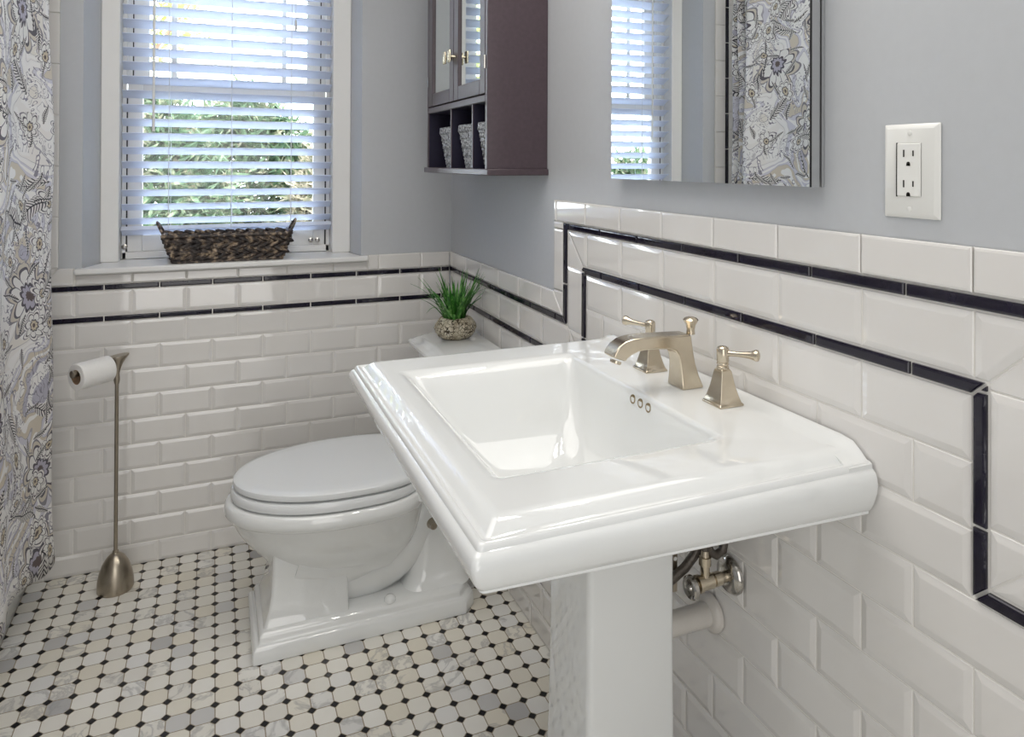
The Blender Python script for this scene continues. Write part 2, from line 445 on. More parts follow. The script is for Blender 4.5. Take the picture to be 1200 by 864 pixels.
# right wall: u = -y
tr = Tiler(lambda u, v, h: (-h, -u, v))
a0, a1, a2, a3 = .9275, .9465, 1.0241, 1.0431          # left verticals
c3, c2, c1, c0 = 1.9665, 1.9855, 2.0631, 2.0821        # right verticals
UE = 3.29
tr.bed(.001, UE, 0, zE - .003); tr.bed(.876, 2.134, zE - .003, zE + rs - .003)
o1 = 1.121 - 8 * Pw
tr.row(.001, UE, 0, zb, o1 + Pw / 2)
for n in range(9): tr.row(.001, UE, zb + n * p_, zb + (n + 1) * p_, o1 if n % 2 == 0 else o1 + Pw / 2)
for n in range(9, 12): tr.row(a3, c3, zb + n * p_, zb + (n + 1) * p_, o1 if n % 2 == 0 else o1 + Pw / 2)
bp_ = .424 - 3 * Pw; jp = .186 - 2 * Pw
# lower band
q1 = a2 + zB + rs; q2 = zB + rs - c2
tr.row(.001, a3, zA, zB, bp_, 'band', cl=[(1, 1, a3 + zA)]); tr.row(c3, UE, zA, zB, o1, 'band', cl=[(-1, 1, zA - c3)])
tr.col(a2, a3, zA, zB + rs, zA + .085, 'band', cl=[(-1, -1, -a3 - zA), (1, 1, q1)])
tr.col(c3, c2, zA, zB + rs, zA + .085, 'band', cl=[(1, -1, c3 - zA), (-1, 1, q2)])
tr.row(a2, c2, zA + rs, zB + rs, 1.119 - 2 * Pw, 'band', cl=[(-1, -1, -q1), (1, -1, -q2)])
# middle row
q1 = a1 + zC2 + rs; q2 = zC2 + rs - c1
tr.row(.001, a2, zB, zC2, jp, cl=[(1, 1, a2 + zB)]); tr.row(c2, UE, zB, zC2, o1 + Pw / 2, cl=[(-1, 1, zB - c2)])
tr.col(a1, a2, zB, zC2 + rs, zB + .07, cl=[(-1, -1, -a2 - zB), (1, 1, q1)])
tr.col(c2, c1, zB, zC2 + rs, zB + .07, cl=[(1, -1, c2 - zB), (-1, 1, q2)])
tr.row(a1, c1, zB + rs, zC2 + rs, 1.198 - 2 * Pw, cl=[(-1, -1, -q1), (1, -1, -q2)])
# upper band
tr.row(.001, a1, zC2, zD, bp_, 'band', cl=[(1, 1, a1 + zC2)]); tr.row(c1, UE, zC2, zD, o1, 'band', cl=[(-1, 1, zC2 - c1)])
tr.col(a0, a1, zC2, zD + rs, zC2 + .10, 'band', cl=[(-1, -1, -a1 - zC2)])
tr.col(c1, c0, zC2, zD + rs, zC2 + .10, 'band', cl=[(1, -1, c1 - zC2)])
tr.row(a1, c1, zC2 + rs, zD + rs, 1.111 - 2 * Pw, 'band')
# bullnose
tr.row(.001, a0, zD, zE, jp, 'flat', cl=[(1, 1, a0 + zD)]); tr.row(c0, UE, zD, zE, o1 + Pw / 2, 'flat', cl=[(-1, 1, -c0 + zD)])
tr.col(a0 - .0525, a0, zD, zD + rs, zD + .06, 'flat', cl=[(-1, -1, -a0 - zD)])
tr.col(c0, c0 + .0525, zD, zD + rs, zD + .06, 'flat', cl=[(1, -1, c0 - zD)])
tr.row(a0 - .0525, c0 + .0525, zD + rs, zE + rs, 1.198 - 2 * Pw, 'flat')
tm = [M['tile'], M['grout'], M['band']]
struct(tb.b.build('trim_1', tm)); 
# the rows of the raised panel that must stop at their mitres are trimmed by the columns sitting 0.2 mm prouder
struct(tr.b.build('trim_2', tm))

# ------------------------------------------------------------------ window
win = struct(thing('window_1', (-.75, .1, .932), 'white double hung window with prairie grid in the upper sash', 'window'))
for k in ('label', 'category'): del win[k]
ZT = 2.10
f = B()
f.box(-1.1445, .1, .932, -1.0912, .26, HT); f.box(-.4159, .1, .932, -.352, .26, HT); f.box(-1.0912, .1, ZT, -.4159, .26, HT)
f.build('casing', M['white_trim'], win, bevel=(.003, 2))
f = B(); f.box(-1.0893, .16, .932, -1.0777, .24, ZT); f.box(-.4294, .16, .932, -.4178, .24, ZT)
f.build('jamb_liner', M['white_trim'], win)
f = B(); f.box(-1.0780, .166, .9565, -1.0733, .170, 1.482); f.box(-.4347, .166, .9565, -.4289, .170, 1.482)
f.box(-1.0638, .200, 1.53, -1.0598, .204, ZT - .01); f.box(-.4482, .200, 1.53, -.4442, .204, ZT - .01)
f.build('sash_gap', M['black'], win)
f = B(); f.box(-1.0780, .202, 1.52, -1.0638, .228, ZT); f.box(-.4442, .202, 1.52, -.4289, .228, ZT); f.build('jamb_track', M['white_trim'], win)
f = B()
y0, y1 = .198, .225; zt_ = ZT - .006; zu = zt_ - .05
f.box(-1.0603, y0, 1.4912, -1.0131, y1, zt_); f.box(-.4949, y0, 1.4912, -.4477, y1, zt_); f.box(-1.0131, y0, zu, -.4949, y1, zt_); f.box(-1.0131, y0, 1.4883, -.4949, y1, 1.5297)
f.box(-.9457, y0 + .008, 1.5297, -.9284, y1 - .008, zu); f.box(-.5825, y0 + .008, 1.5297, -.5662, y1 - .008, zu); f.box(-1.0131, y0 + .008, 1.5827, -.4949, y1 - .008, 1.600); f.box(-1.0131, y0 + .008, zu - .07, -.4949, y1 - .008, zu - .053)
us = f.build('upper_sash', M['white_trim'], win, bevel=(.002, 1))
B().box(-1.014, .210, 1.525, -.494, .213, zu + .005).build('glass_pane', M['glass'], us)
f = B(); y0, y1 = .164, .193
f.box(-1.0738, y0, .9565, -1.0295, y1, 1.5249); f.box(-.4746, y0, .9565, -.4342, y1, 1.5249); f.box(-1.0295, y0, .9565, -.4746, y1, 1.0143); f.box(-1.0295, y0, 1.4863, -.4746, y1, 1.5249)
ls = f.build('lower_sash', M['white_trim'], win, bevel=(.002, 1))
B().box(-1.0305, .177, 1.01, -.4736, .180, 1.49).build('glass_pane', M['glass'], ls)
f = B(); f.box(-1.0893, .198, .912, -.4178, .29, .95); f.build('outer_sill', M['white_trim'], win)
st = B()
prism(st, [(-1.196, -.032), (-.311, -.032), (-.311, -.0015), (H1 - .002, -.0015), (-.354, .1), (-.354, .16), (-1.1425, .16), (-1.1425, .1), (H0 + .002, -.0015), (-1.196, -.0015)], .9125, .932)
st.build('window_sill', M['white_trim'], win, bevel=(.006, 3))
B().box(-1.0893, .16, .932, -.4178, .198, .9565).build('stop_bead', M['white_trim'], win, bevel=(.002, 1))
for hx in (-.46, -.484, -1.08):
    f = B(); f.lathe([(.004, 0), (.009, .004), (.009, .010), (.003, .013)], (hx, .1635, .975), (0, -1, 0), 10)
    f.build('sash_lock', M['chrome'], win, smooth=40)

# blind
bl = thing('window_blind', (-.75, .13, .98), 'white horizontal slat blind covering the window behind the woven basket', 'blind')
slp = .0466; tilt = radians(27); W = .048
def slat(zf, w=W, th=.0028, crown=.0022):
    b = B(); rings = []
    for x in (-1.0873, -.4173):
        r = []
        for sgn in (1, -1):
            for k in range(7):
                q = k / 6 if sgn > 0 else 1 - k / 6
                s_ = q * w; h = crown * (1 - (2 * q - 1) ** 2) + sgn * th / 2
                r.append((x, .1155 + s_ * cos(tilt) + h * sin(tilt), zf - s_ * sin(tilt) + h * cos(tilt)))
        rings.append(r)
    return b.loft(rings)
zf0 = 1.5369
for i in range(-11, 11):
    zf = zf0 - slp * i
    if zf < 1.057: break
    slat(zf).build('slat', M['slat'], bl, smooth=40)
slat(1.039, .048, .013, .002).build('bottom_rail', M['slat'], bl, smooth=40)
B().box(-1.088, .112, 2.07, -.417, .157, 2.099).build('headrail', M['white_trim'], bl, bevel=(.003, 2))
for x in (-.9476, -.754, -.5575):
    B().tube([(x, .1125, 2.07), (x, .1125, 1.03)], .0011, 6, 0).build('ladder_cord', M['cord'], bl, smooth=60)
    B().tube([(x + .004, .1610, 2.07), (x + .004, .1610, 1.01)], .0009, 6, 0).build('ladder_cord', M['cord'], bl, smooth=60)
B().tube([(-.9929, .103, 2.08), (-.9929, .103, 1.3563)], .0041, 6, 0).build('tilt_wand', M['plate'], bl, smooth=30)
pc = B(); pc.tube([(-.545, .106, 2.08), (-.545, .106, 1.756)], .001, 6); pc.lathe([(.002, 0), (.0045, -.006), (.0055, -.03), (.004, -.036)], (-.545, .106, 1.759), n=10)
pc.build('lift_cord', M['cord'], bl, smooth=40)

# ------------------------------------------------------------------ woven basket on the sill
def woven_ring(b, cx, cy, hx, hy, z, r, step, slant, m=0, phase=0.):
    per = [(cx - hx, cy - hy), (cx + hx, cy - hy), (cx + hx, cy + hy), (cx - hx, cy + hy)]
    j = 0
    for e in range(4):
        (x0, y0), (x1, y1) = per[e], per[(e + 1) % 4]; L = sqrt((x1 - x0) ** 2 + (y1 - y0) ** 2); n = max(2, int(L / step)); dx, dy = (x1 - x0) / L, (y1 - y0) / L
        for i in range(n):
            q = (i + .5 + phase) / n; j += 1
            jit = random.uniform(-.15, .15)
            for sg in (1, -1):
                b.lump((x0 + (x1 - x0) * q + sg * dx * step * .12, y0 + (y1 - y0) * q + sg * dy * step * .12, z + sg * r * .55), (dx * cos(slant), dy * cos(slant), -sg * sin(slant) * (1 + jit)), step * 1.55, r * .72, m, 6)
bk = thing('woven_basket', (-.762, .045, .9325), 'long dark brown woven basket with two end handles on the window sill', 'basket')
b = B(); cy = .040
nr = 5
for i in range(nr):
    q = i / (nr - 1); hx = .164 + q * .027; hy = .045 + q * .012; z = .9415 + q * .073
    woven_ring(b, -.762, cy, hx, hy, z - .002, .0118, .030, .38 if i % 2 else -.38, 0, .3 * (i % 2))
# inner liner so the weave is closed
def rect(cx, cy, hx, hy, z): return [(cx - hx, cy - hy, z), (cx + hx, cy - hy, z), (cx + hx, cy + hy, z), (cx - hx, cy + hy, z)]
b.loft([rect(-.762, cy, .165, .046, .9345), rect(-.762, cy, .191, .057, 1.018), rect(-.762, cy, .186, .052, 1.018), rect(-.762, cy, .160, .042, .9375)], True, True)
b.build('basket_body', M['wicker'], bk, smooth=50)
b = B()
rim = rrect(-.762 - .196, cy - .062, -.762 + .196, cy + .062, .012, 1.019, 3); rim.append(rim[0])
b.tube(rim, .0056, 8); bot = rrect(-.762 - .169, cy - .05, -.762 + .169, cy + .05, .01, .9355, 3); bot.append(bot[0]); b.tube(bot, .003, 6)
b.build('basket_rim', M['wicker'], bk, smooth=60)
for sx in (-1, 1):
    pts = []
    for kk in range(13):
        a = pi * kk / 12
        pts.append((-.762 + sx * (.19 + .024 * sin(a) ** .8), cy - .034 * cos(a), 1.012 + .05 * sin(a) ** .7))
    B().tube(pts, .0042, 8).build('handle', M['wicker'], bk, smooth=60)

# ------------------------------------------------------------------ wall cabinet
cb = thing('wall_cabinet', (-.001, -.545, 1.226), 'dark espresso wall cabinet with two glass doors above three cubbies', 'cabinet')
cy0, cy1, cx0, cz1 = -.822, -.268, -.170, 1.96
f = B()
f.box(cx0, cy0, 1.242, -.001, cy0 + .016, cz1); f.box(cx0, cy1 - .016, 1.242, -.001, cy1, cz1); f.box(cx0, cy0, cz1, -.001, cy1, cz1 + .016)
f.box(cx0, cy0 + .016, 1.415, -.012, cy1 - .016, 1.433)
f.build('carcass', M['espresso'], cb, bevel=(.0015, 2))
B().box(-.012, cy0 + .016, 1.242, -.002, cy1 - .016, cz1).build('back_panel', M['espresso_shade'], cb)
f = B()
prism(f, [(-.001, -.830), (-.001, -.240), (-.172, -.240), (-.178, -.33), (-.1815, -.535), (-.178, -.74), (-.172, -.830)], 1.226, 1.2425)
f.build('base_shelf', M['espresso'], cb, bevel=(.002, 2))
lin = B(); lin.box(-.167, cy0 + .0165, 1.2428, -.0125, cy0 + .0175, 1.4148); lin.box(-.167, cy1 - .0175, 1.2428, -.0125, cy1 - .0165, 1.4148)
lin.box(-.166, cy0 + .018, 1.4140, -.0125, cy1 - .018, 1.4148); lin.build('cubby_shade_lining', M['espresso_shade'], cb)  # added thin sheets whose dark colour stands for shade inside the cubbies
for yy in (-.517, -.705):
    dv = B(); dv.box(cx0 + .001, yy - .004, 1.2425, cx0 + .004, yy + .004, 1.4138, 0); dv.box(cx0 + .004, yy - .004, 1.2425, -.012, yy + .004, 1.4138, 1); dv.build('divider', [M['espresso'], M['espresso_shade']], cb)  # front edge keeps the wood tone, sides carry the painted shade
for (d0, d1, hs) in ((-.5425, -.2855, -1), (-.8045, -.5455, 1)):
    f = B(); z0, z1 = 1.436, 1.958; s = .040; t0, t1 = -.1705, -.154
    f.box(t0, d0, z0, t1, d0 + s, z1); f.box(t0, d1 - s, z0, t1, d1, z1); f.box(t0, d0 + s, z0, t1, d1 - s, z0 + s); f.box(t0, d0 + s, z1 - s, t1, d1 - s, z1)
    dr = f.build('door', M['espresso'], cb, bevel=(.002, 2))
    B().box(-.1645, d0 + s - .004, z0 + s - .004, -.160, d1 - s + .004, z1 - s + .004).build('glass_panel', M['smoke_mirror'], dr)
    hy = (d0 + .02) if hs < 0 else (d1 - .02)
    h = B(); h.lathe([(.005, 0), (.0045, .010), (.004, .018)], (-.1705, hy, 1.562), (-1, 0, 0), 12)
    h.loft([[(-.187, hy - .009, 1.545), (-.187, hy + .009, 1.545), (-.187, hy + .009, 1.579), (-.187, hy - .009, 1.579)],
            [(-.192, hy - .011, 1.543), (-.192, hy + .011, 1.543), (-.192, hy + .011, 1.581), (-.192, hy - .011, 1.581)],
            [(-.195, hy - .008, 1.547), (-.195, hy + .008, 1.547), (-.195, hy + .008, 1.577), (-.195, hy - .008, 1.577)]])
    h.build('knob', M['brass'], dr, bevel=(.002, 2))
    ye = d1 if hs < 0 else d0
    for zz in (1.50, 1.88):
        hg = B(); hg.lathe([(.0035, 0), (.0035, .034)], (-.1715, ye + (.0015 if hs < 0 else -.0015), zz), (0, 0, 1), 8)
        hg.build('hinge', M['chrome'], dr, smooth=40)
# little baskets in the cubbies
def cubby_basket(cyb, w, label, rt=None):
    t = thing('cubby_basket', (-.095, cyb, 1.2426), label, 'basket', 'grey wicker baskets in the wall cabinet')
    b = B(); n = 9
    for i in range(n):
        q = i / (n - 1); woven_ring(b, -.095, cyb, .046 + q * .014, w * (.36 + .14 * q), 1.2485 + q * .096, .0056, .0115, .5 if i % 2 else -.5)
    b.loft([rect(-.095, cyb, .047, w * .36, 1.2428), rect(-.095, cyb, .06, w * .5, 1.348), rect(-.095, cyb, .057, w * .47, 1.348), rect(-.095, cyb, .044, w * .34, 1.246)])
    b.build('basket_body', M['wicker_grey'], t, smooth=50)
    b = B(); woven_ring(b, -.095, cyb, .062, w * .51, 1.355, .0078, .014, .5); b.build('basket_rim', M['wicker_grey'], t, smooth=50)
    return t
cubby_basket(-.437, .118, 'small grey wicker basket in the cubby nearest the window')
cubby_basket(-.620, .118, 'small grey wicker basket in the middle cubby of the dark cabinet')
cubby_basket(-.7625, .076, 'small grey wicker basket in the narrow cubby beside the cabinet side panel')

# ------------------------------------------------------------------ wall mirror
mr = thing('mirror_cabinet', (-.001, -1.47, 1.225), 'frameless mirror cabinet on the wall above the sink', 'mirror')
B().box(-.0060, -1.7465, 1.2262, -.001, -1.195, 2.03).build('back_frame', M['alum'], mr)
B().box(-.0105, -1.7425, 1.230, -.0060, -1.199, 2.026).build('shadow_gap', M['black'], mr)
B().box(-.0270, -1.7470, 1.2262, -.0105, -1.195, 2.03).build('mirror_door', M['alum'], mr)
B().box(-.0276, -1.7455, 1.2265, -.0270, -1.1955, 2.0295).build('mirror_glass', M['mirror'], mr)
B().box(-.0278, -1.7475, 1.2262, -.0255, -1.7460, 2.03).build('edge_seal', M['black'], mr)

# ------------------------------------------------------------------ outlet
ou = thing('electrical_outlet', (0, -1.887, 1.25), 'white double electrical outlet with rectangular plate on the grey wall', 'outlet')
b = B(); oy0, oy1, oz0, oz1 = -1.9255, -1.848, 1.192, 1.310
def plate(b, y0, y1, z0, z1, x0, x1, ins):
    b.loft([[(x0, y0, z0), (x0, y1, z0), (x0, y1, z1), (x0, y0, z1)], [(x0 + (x1 - x0) * .3, y0, z0), (x0 + (x1 - x0) * .3, y1, z0), (x0 + (x1 - x0) * .3, y1, z1), (x0 + (x1 - x0) * .3, y0, z1)],
            [(x1, y0 + ins, z0 + ins), (x1, y1 - ins, z0 + ins), (x1, y1 - ins, z1 - ins), (x1, y0 + ins, z1 - ins)]])
plate(b, oy0, oy1, oz0, oz1, -.0003, -.0062, .006); b.build('cover_plate', M['plate'], ou, bevel=(.0012, 2))
b = B(); plate(b, -1.9035, -1.870, 1.219, 1.286, -.006, -.0085, .001); rc = b.build('receptacle', M['plate'], ou, bevel=(.001, 2))
for zz in (1.2725, 1.2345):
    b = B(); b.box(-.0089, -1.8815, zz - .004, -.0084, -1.8797, zz + .005); b.box(-.0089, -1.8945, zz - .003, -.0084, -1.8927, zz + .004)
    b.lathe([(.0026, 0), (.0026, .0005)], (-.0084, -1.887, zz - .0125), (-1, 0, 0), 10); b.box(-.0089, -1.8896, zz - .0152, -.0084, -1.8844, zz - .0125)
    b.build('socket_slots', M['hole'], rc)
B().box(-.0087, oy1 - .0225, 1.2185, -.0062, oy1 - .0218, 1.2865).build('receptacle_gap', M['hole'], rc)
for zz in (1.2985, 1.2035):
    b = B(); b.lathe([(.0032, 0), (.003, .0008), (.001, .0011)], (-.0061, -1.887, zz), (-1, 0, 0), 12); b.box(-.0074, -1.8873, zz - .0026, -.0070, -1.8867, zz + .0026)
    b.build('screw', M['plate'], ou)

# ------------------------------------------------------------------ pedestal sink
sk = thing('pedestal_sink', (-.2, -1.485, 0), 'large white rectangular pedestal sink with stepped moulded rim', 'sink')
SX, SY0, SY1, SZ = -.537, -1.815, -1.155, .880
def srect(off, z, r=.006, n=4):
    x0, x1, y0, y1 = SX - off, -.0095, SY0 - off, SY1 + off
    pts = []
    r = max(.003, r)
    for k in range(n + 1):
        a = radians(180 + 90 * k / n); pts.append((x0 + r + r * cos(a), y0 + r + r * sin(a), z))
    for k in range(3): pts.append((x1, y0 + (y1 - y0) * k / 2, z))
    for k in range(n + 1):
        a = radians(90 + 90 * k / n); pts.append((x0 + r + r * cos(a), y1 - r + r * sin(a), z))
    return pts
prof = [(-.06, .7945), (.006, .795), (.012, .796), (.0155, .799), (.0155, .8025), (.0185, .8055), (.0235, .815), (.0280, .829), (.0298, .841), (.0288, .850), (.0262, .8565), (.0232, .8595), (.0212, .8608), (.0208, .8628), (.0200, .8660), (.0175, .8688), (.0145, .8692), (.0120, .8676), (.0098, .8664), (.0072, .8666), (.0042, .8690), (-.001, .8740), (-.006, .8778), (-.011, .8794), (-.015, .8799), (-.018, .880)]
def lift(pts):
    out = []
    for x, y, z in pts:
        k = min(1, max(0, 1 - (z - .795) / .07)) * min(1, max(0, -x / .56))
        out.append((x, y, z + .018 * k))
    return out
f = B()
f.loft([lift(srect(o, z)) for o, z in prof], False, False)
# underside bowl
f.loft([lift(srect(-.06, .7945)), [(x * .8 - .045, (y + 1.485) * .50 - 1.485, .72) for x, y, z in srect(-.07, .70, .04)], [(x * .5 - .1, (y + 1.485) * .40 - 1.485, .67) for x, y, z in srect(-.08, .7, .05)]], False, True)
# deck + bowl
OX0, OX1, OY0, OY1 = -.503, -.150, -1.727, -1.243
def bowl(i_f, i_b, i_s, z, r): return rrect(OX0 + i_f, OY0 + i_s, OX1 - i_b, OY1 - i_s, r, z, 6)
br = [bowl(0, 0, 0, .880, .012), bowl(.004, .002, .004, .8797, .014), bowl(.010, .004, .010, .878, .014), bowl(.018, .006, .017, .8735, .016), bowl(.026, .008, .024, .866, .018),
      bowl(.036, .010, .034, .846, .020), bowl(.055, .015, .050, .815, .026), bowl(.076, .022, .070, .780, .034), bowl(.100, .034, .094, .745, .046), bowl(.126, .056, .128, .722, .055), bowl(.150, .092, .170, .710, .045), bowl(.158, .140, .205, .704, .016)]
f.loft([rrect(SX + .018, SY0 + .018, -.0095, SY1 - .018, .006, .880, 6)] + br, False, True)
# raised ledge along the wall
def ledge(y, k): return [(-.050, y, .8798 - .013 * (1 - k))] + [(x, y, .8798 - .013 * (1 - k) + (z - .8798) * k) for x, z in ((-.040, .8803), (-.031, .8818), (-.023, .8848), (-.017, .8874), (-.014, .8882), (-.0095, .8885))] + [(-.0095, y, .86), (-.050, y, .86)]
f.loft([ledge(SY0 - .021, .0), ledge(SY0 - .012, .12), ledge(SY0 - .004, .45), ledge(SY0 + .010, .9), ledge(SY0 + .03, 1), ledge(SY1 - .03, 1), ledge(SY1 - .010, .9), ledge(SY1 + .004, .45), ledge(SY1 + .012, .12), ledge(SY1 + .021, 0)])
f.build('basin', M['china'], sk, smooth=38)
f = B()
px0, px1, py0, py1 = -.283, -.128, -1.570, -1.430
ps = [(.055, 0), (.055, .03), (.05, .045), (.036, .055), (.030, .075), (.022, .095), (.012, .14), (.006, .22), (.002, .35), (0, .5), (0, .66), (.004, .69)]
f.loft([rrect(px0 - o, py0 - o, px1 + o * .5, py1 + o, .010, z, 4) for o, z in ps])
f.build('pedestal', M['china'], sk, smooth=35)
for yy in (-1.499, -1.522, -1.545):
    f = B(); n = Vector((-1, 0, .12)).normalized(); c = Vector((-.1575, yy + .008, .8640))
    f.lathe([(.0075, -.004), (.0076, .0012), (.0062, .0018), (.0056, .0002)], c, n, 18, 0, False, False); f.lathe([(.0057, -.003), (.0057, .0006)], c, n, 18, 1)
    f.build('overflow_ring', [M['old_brass'], M['old_brass']], sk, smooth=40)
f = B(); f.lathe([(.020, 0), (.022, .003), (.018, .005), (.013, .003), (.012, .006), (0, .008)], (-.299, -1.485, .704), n=24); f.build('drain_stopper', M['nickel'], sk, smooth=40)

# ------------------------------------------------------------------ faucet
fa = thing('faucet', (-.065, -1.505, SZ), 'brushed nickel widespread faucet with square flared bases on the sink deck', 'faucet')
f = B(); yn, yf = -1.5265, -1.4835
# spout silhouette in x-z swept across its width, flared at foot
cen = [(-.0625, .880, .0215, .0235), (-.063, .889, .0205, .0215), (-.0645, .905, .0195, .0185), (-.066, .925, .019, .0165), (-.0665, .945, .0195, .0155)]
top = [(-.068, .9705), (-.085, .971), (-.121, .9725), (-.150, .9735), (-.175, .9725), (-.190, .9695), (-.202, .9625), (-.210, .9530), (-.2135, .9455)]
bt_ = [(-.088, .9385), (-.093, .944), (-.104, .9485), (-.130, .9515), (-.155, .9520), (-.166, .9510), (-.178, .9470), (-.1865, .9420), (-.1905, .9375)]
ym = (yn + yf) / 2
outl_near = [(-.084, .880), (-.0836, .890), (-.0835, .905), (-.0845, .922), (-.0875, .9365)] + bt_[1:] + top[::-1][0:] + [(-.062, .9690), (-.0605, .958), (-.0575, .940), (-.0535, .920), (-.048, .900), (-.043, .887), (-.041, .880)]
def half(z, x): # half width across y: flared at the foot, a little narrower towards the tip
    w = .0165
    if x > -.095 and z < .93: w += .0065 * ((.93 - z) / .05) ** 1.6
    if x < -.15: w += .0005
    return w
rings = []
for sgn, cham in ((-1, 0), (1, 0)):
    rings.append([(x, ym + sgn * half(z, x), z) for x, z in outl_near])
f.loft(rings)
spo = f.build('spout', M['nickel'], fa, bevel=(.0028, 3))
f = B(); f.lathe([(.0095, 0), (.0095, .004), (.0085, .005)], (-.199, ym, .9365), (-.35, 0, -1), 16); f.build('aerator', M['nickel'], spo, smooth=40)
f = B(); f.lathe([(.0075, 0), (.0068, .008), (.0085, .016), (.0125, .0225), (.0132, .0245), (.010, .0275), (.004, .0295), (0, .030)], (-.052, ym, .967), n=20)
f.build('lift_knob', M['nickel'], spo, smooth=50)
def handle(cx, cyh, ang):
    f = B()
    pr = [(.0228, .880), (.0228, .8835), (.0205, .8848), (.0175, .894), (.0140, .908), (.0115, .922), (.0098, .932), (.0070, .9365)]
    f.loft([[(cx - h, cyh - h, z), (cx + h, cyh - h, z), (cx + h, cyh + h, z), (cx - h, cyh + h, z)] for h, z in pr])
    hb = f.build('valve_base', M['nickel'], fa, bevel=(.001, 2))
    f = B(); f.lathe([(.0088, .9355), (.0098, .9375), (.0088, .9395), (.0078, .9405), (.0094, .9425), (.0095, .944), (.0082, .9455), (.0095, .947), (.0096, .9655), (.0086, .9685), (.005, .9705), (0, .971)], (cx, cyh, 0), n=22)
    f.build('valve_stem', M['nickel'], hb, smooth=45)
    d = Vector((cos(ang), sin(ang), .06)); c = Vector((cx, cyh, .9595))
    f = B(); f.lathe([(.0052, .006), (.0042, .014), (.0040, .022), (.0048, .034), (.0062, .043), (.0082, .0485), (.0092, .0512), (.0085, .0545), (.0045, .0565), (0, .057)], c, d, 18)
    f.build('lever', M['nickel'], hb, smooth=50)
handle(-.063, -1.603, radians(-54)); handle(-.0655, -1.402, radians(118))

# ------------------------------------------------------------------ plumbing under the sink
sv = thing('shutoff_valve', (0, -1.559, .575), 'tarnished chrome shutoff valve with round wall plate under the sink', 'valve')
f = B(); f.lathe([(.0305, .0085), (.0305, .0115), (.026, .018), (.016, .021), (.011, .0215)], (0, -1.559, .575), (-1, 0, 0), 32); f.build('escutcheon', M['chrome'], sv, smooth=40)
f = B(); vx = -.062
f.lathe([(.0090, .018), (.0090, .032), (.0112, .033), (.0112, .045), (.0090, .046), (.0122, .049), (.0122, .071), (.0140, .072), (.0140, .078), (.009, .079), (.008, .087)], (0, -1.559, .575), (-1, 0, -.02), 16)
f.lathe([(.0075, 0), (.0075, .022), (.0100, .0225), (.0100, .036), (.0070, .0365), (.006, .046)], (vx, -1.559, .580), (0, 0, 1), 12)
f.build('valve_body', M['nickel'], sv, smooth=40)
f = B(); f.lathe([(.006, .080), (.006, .083), (.016, .0835), (.0185, .086), (.0185, .092), (.016, .0945), (.012, .091), (.006, .092), (.004, .095), (0, .0952)], (0, -1.559, .573), (-1, 0, -.02), 24)
f.build('valve_handle', M['chrome'], sv, smooth=40)
f = B()
f.tube([(vx, -1.559, .622), (vx, -1.558, .65), (-.064, -1.556, .69)], .0058, 10)
f.tube([(-.056, -1.552, .68), (-.055, -1.552, .64), (-.047, -1.552, .617), (-.034, -1.552, .609), (-.021, -1.552, .614), (-.014, -1.55, .635), (-.013, -1.545, .69)], .0075, 10)
f.tube([(-.122, -1.530, .566), (-.104, -1.530, .574), (-.081, -1.530, .586), (-.060, -1.530, .605), (-.046, -1.532, .632), (-.04, -1.534, .69)], .0080, 10)
f.build('supply_hose', M['hose'], sv, smooth=60)
dp = thing('drain_pipe', (0, -1.51, .484), 'white plastic drain pipe running from the pedestal into the tiled wall', 'pipe')
f = B(); f.lathe([(.0195, .008), (.0195, .126)], (0, -1.51, .484), (-1, 0, 0), 24); f.build('pipe', M['pvc'], dp, smooth=40)
f = B(); f.lathe([(.031, .0085), (.0315, .012), (.030, .017), (.024, .022), (.0195, .023)], (0, -1.51, .484), (-1, 0, 0), 28); f.build('wall_flange', M['pvc'], dp, smooth=40)
hb = B(); hb.box(-.098, -1.522, .545, -.090, -1.519, .68)
for zz in (.565, .60, .64): hb.lathe([(.0035, 0), (.0035, .0006)], (-.094, -1.522, zz), (0, -1, 0), 8, 1)
tag(hb.build('hanger_strap', [M['steel'], M['plate']]), 'thin slotted metal strap beside the shutoff valve behind the sink pedestal', 'bracket')
bpy.data.objects['hanger_strap'].parent = sk; 
for k in ('label', 'category'): del bpy.data.objects['hanger_strap'][k]
bpy.data.objects['hanger_strap'].location = (.2, 1.485, 0)

# ------------------------------------------------------------------ toilet
tl = thing('toilet', (-.4, -.49, 0), 'white elongated toilet with stepped plinth base and closed lid', 'toilet')
YC = -.49
def egg(xf, xb, hw, z, n=56, sq=3.0):
    x0 = xf + (xb - xf) * .56; pts = []
    for k in range(n):
        a = 2 * pi * k / n; c, s = cos(a), sin(a)
        if c < 0: x = x0 + (x0 - xf) * c; y = hw * s
        else:
            x = x0 + (xb - x0) * abs(c) ** (2 / sq); y = hw * (1 if s >= 0 else -1) * abs(s) ** (2 / sq)
        pts.append((x, YC + y, z))
    return pts
f = B()
bp = [(-.660, -.30, .088, .150), (-.664, -.29, .096, .175), (-.682, -.278, .118, .205), (-.708, -.268, .140, .235), (-.734, -.262, .158, .265), (-.752, -.258, .170, .295), (-.761, -.255, .178, .315), (-.7645, -.254, .182, .324),
      (-.772, -.253, .189, .327), (-.778, -.252, .195, .335), (-.779, -.252, .196, .347), (-.777, -.252, .194, .359), (-.772, -.253, .190, .3655), (-.766, -.254, .185, .3675), (-.735, -.26, .155, .368)]
f.loft([egg(a, b, w, z) for a, b, w, z in bp])
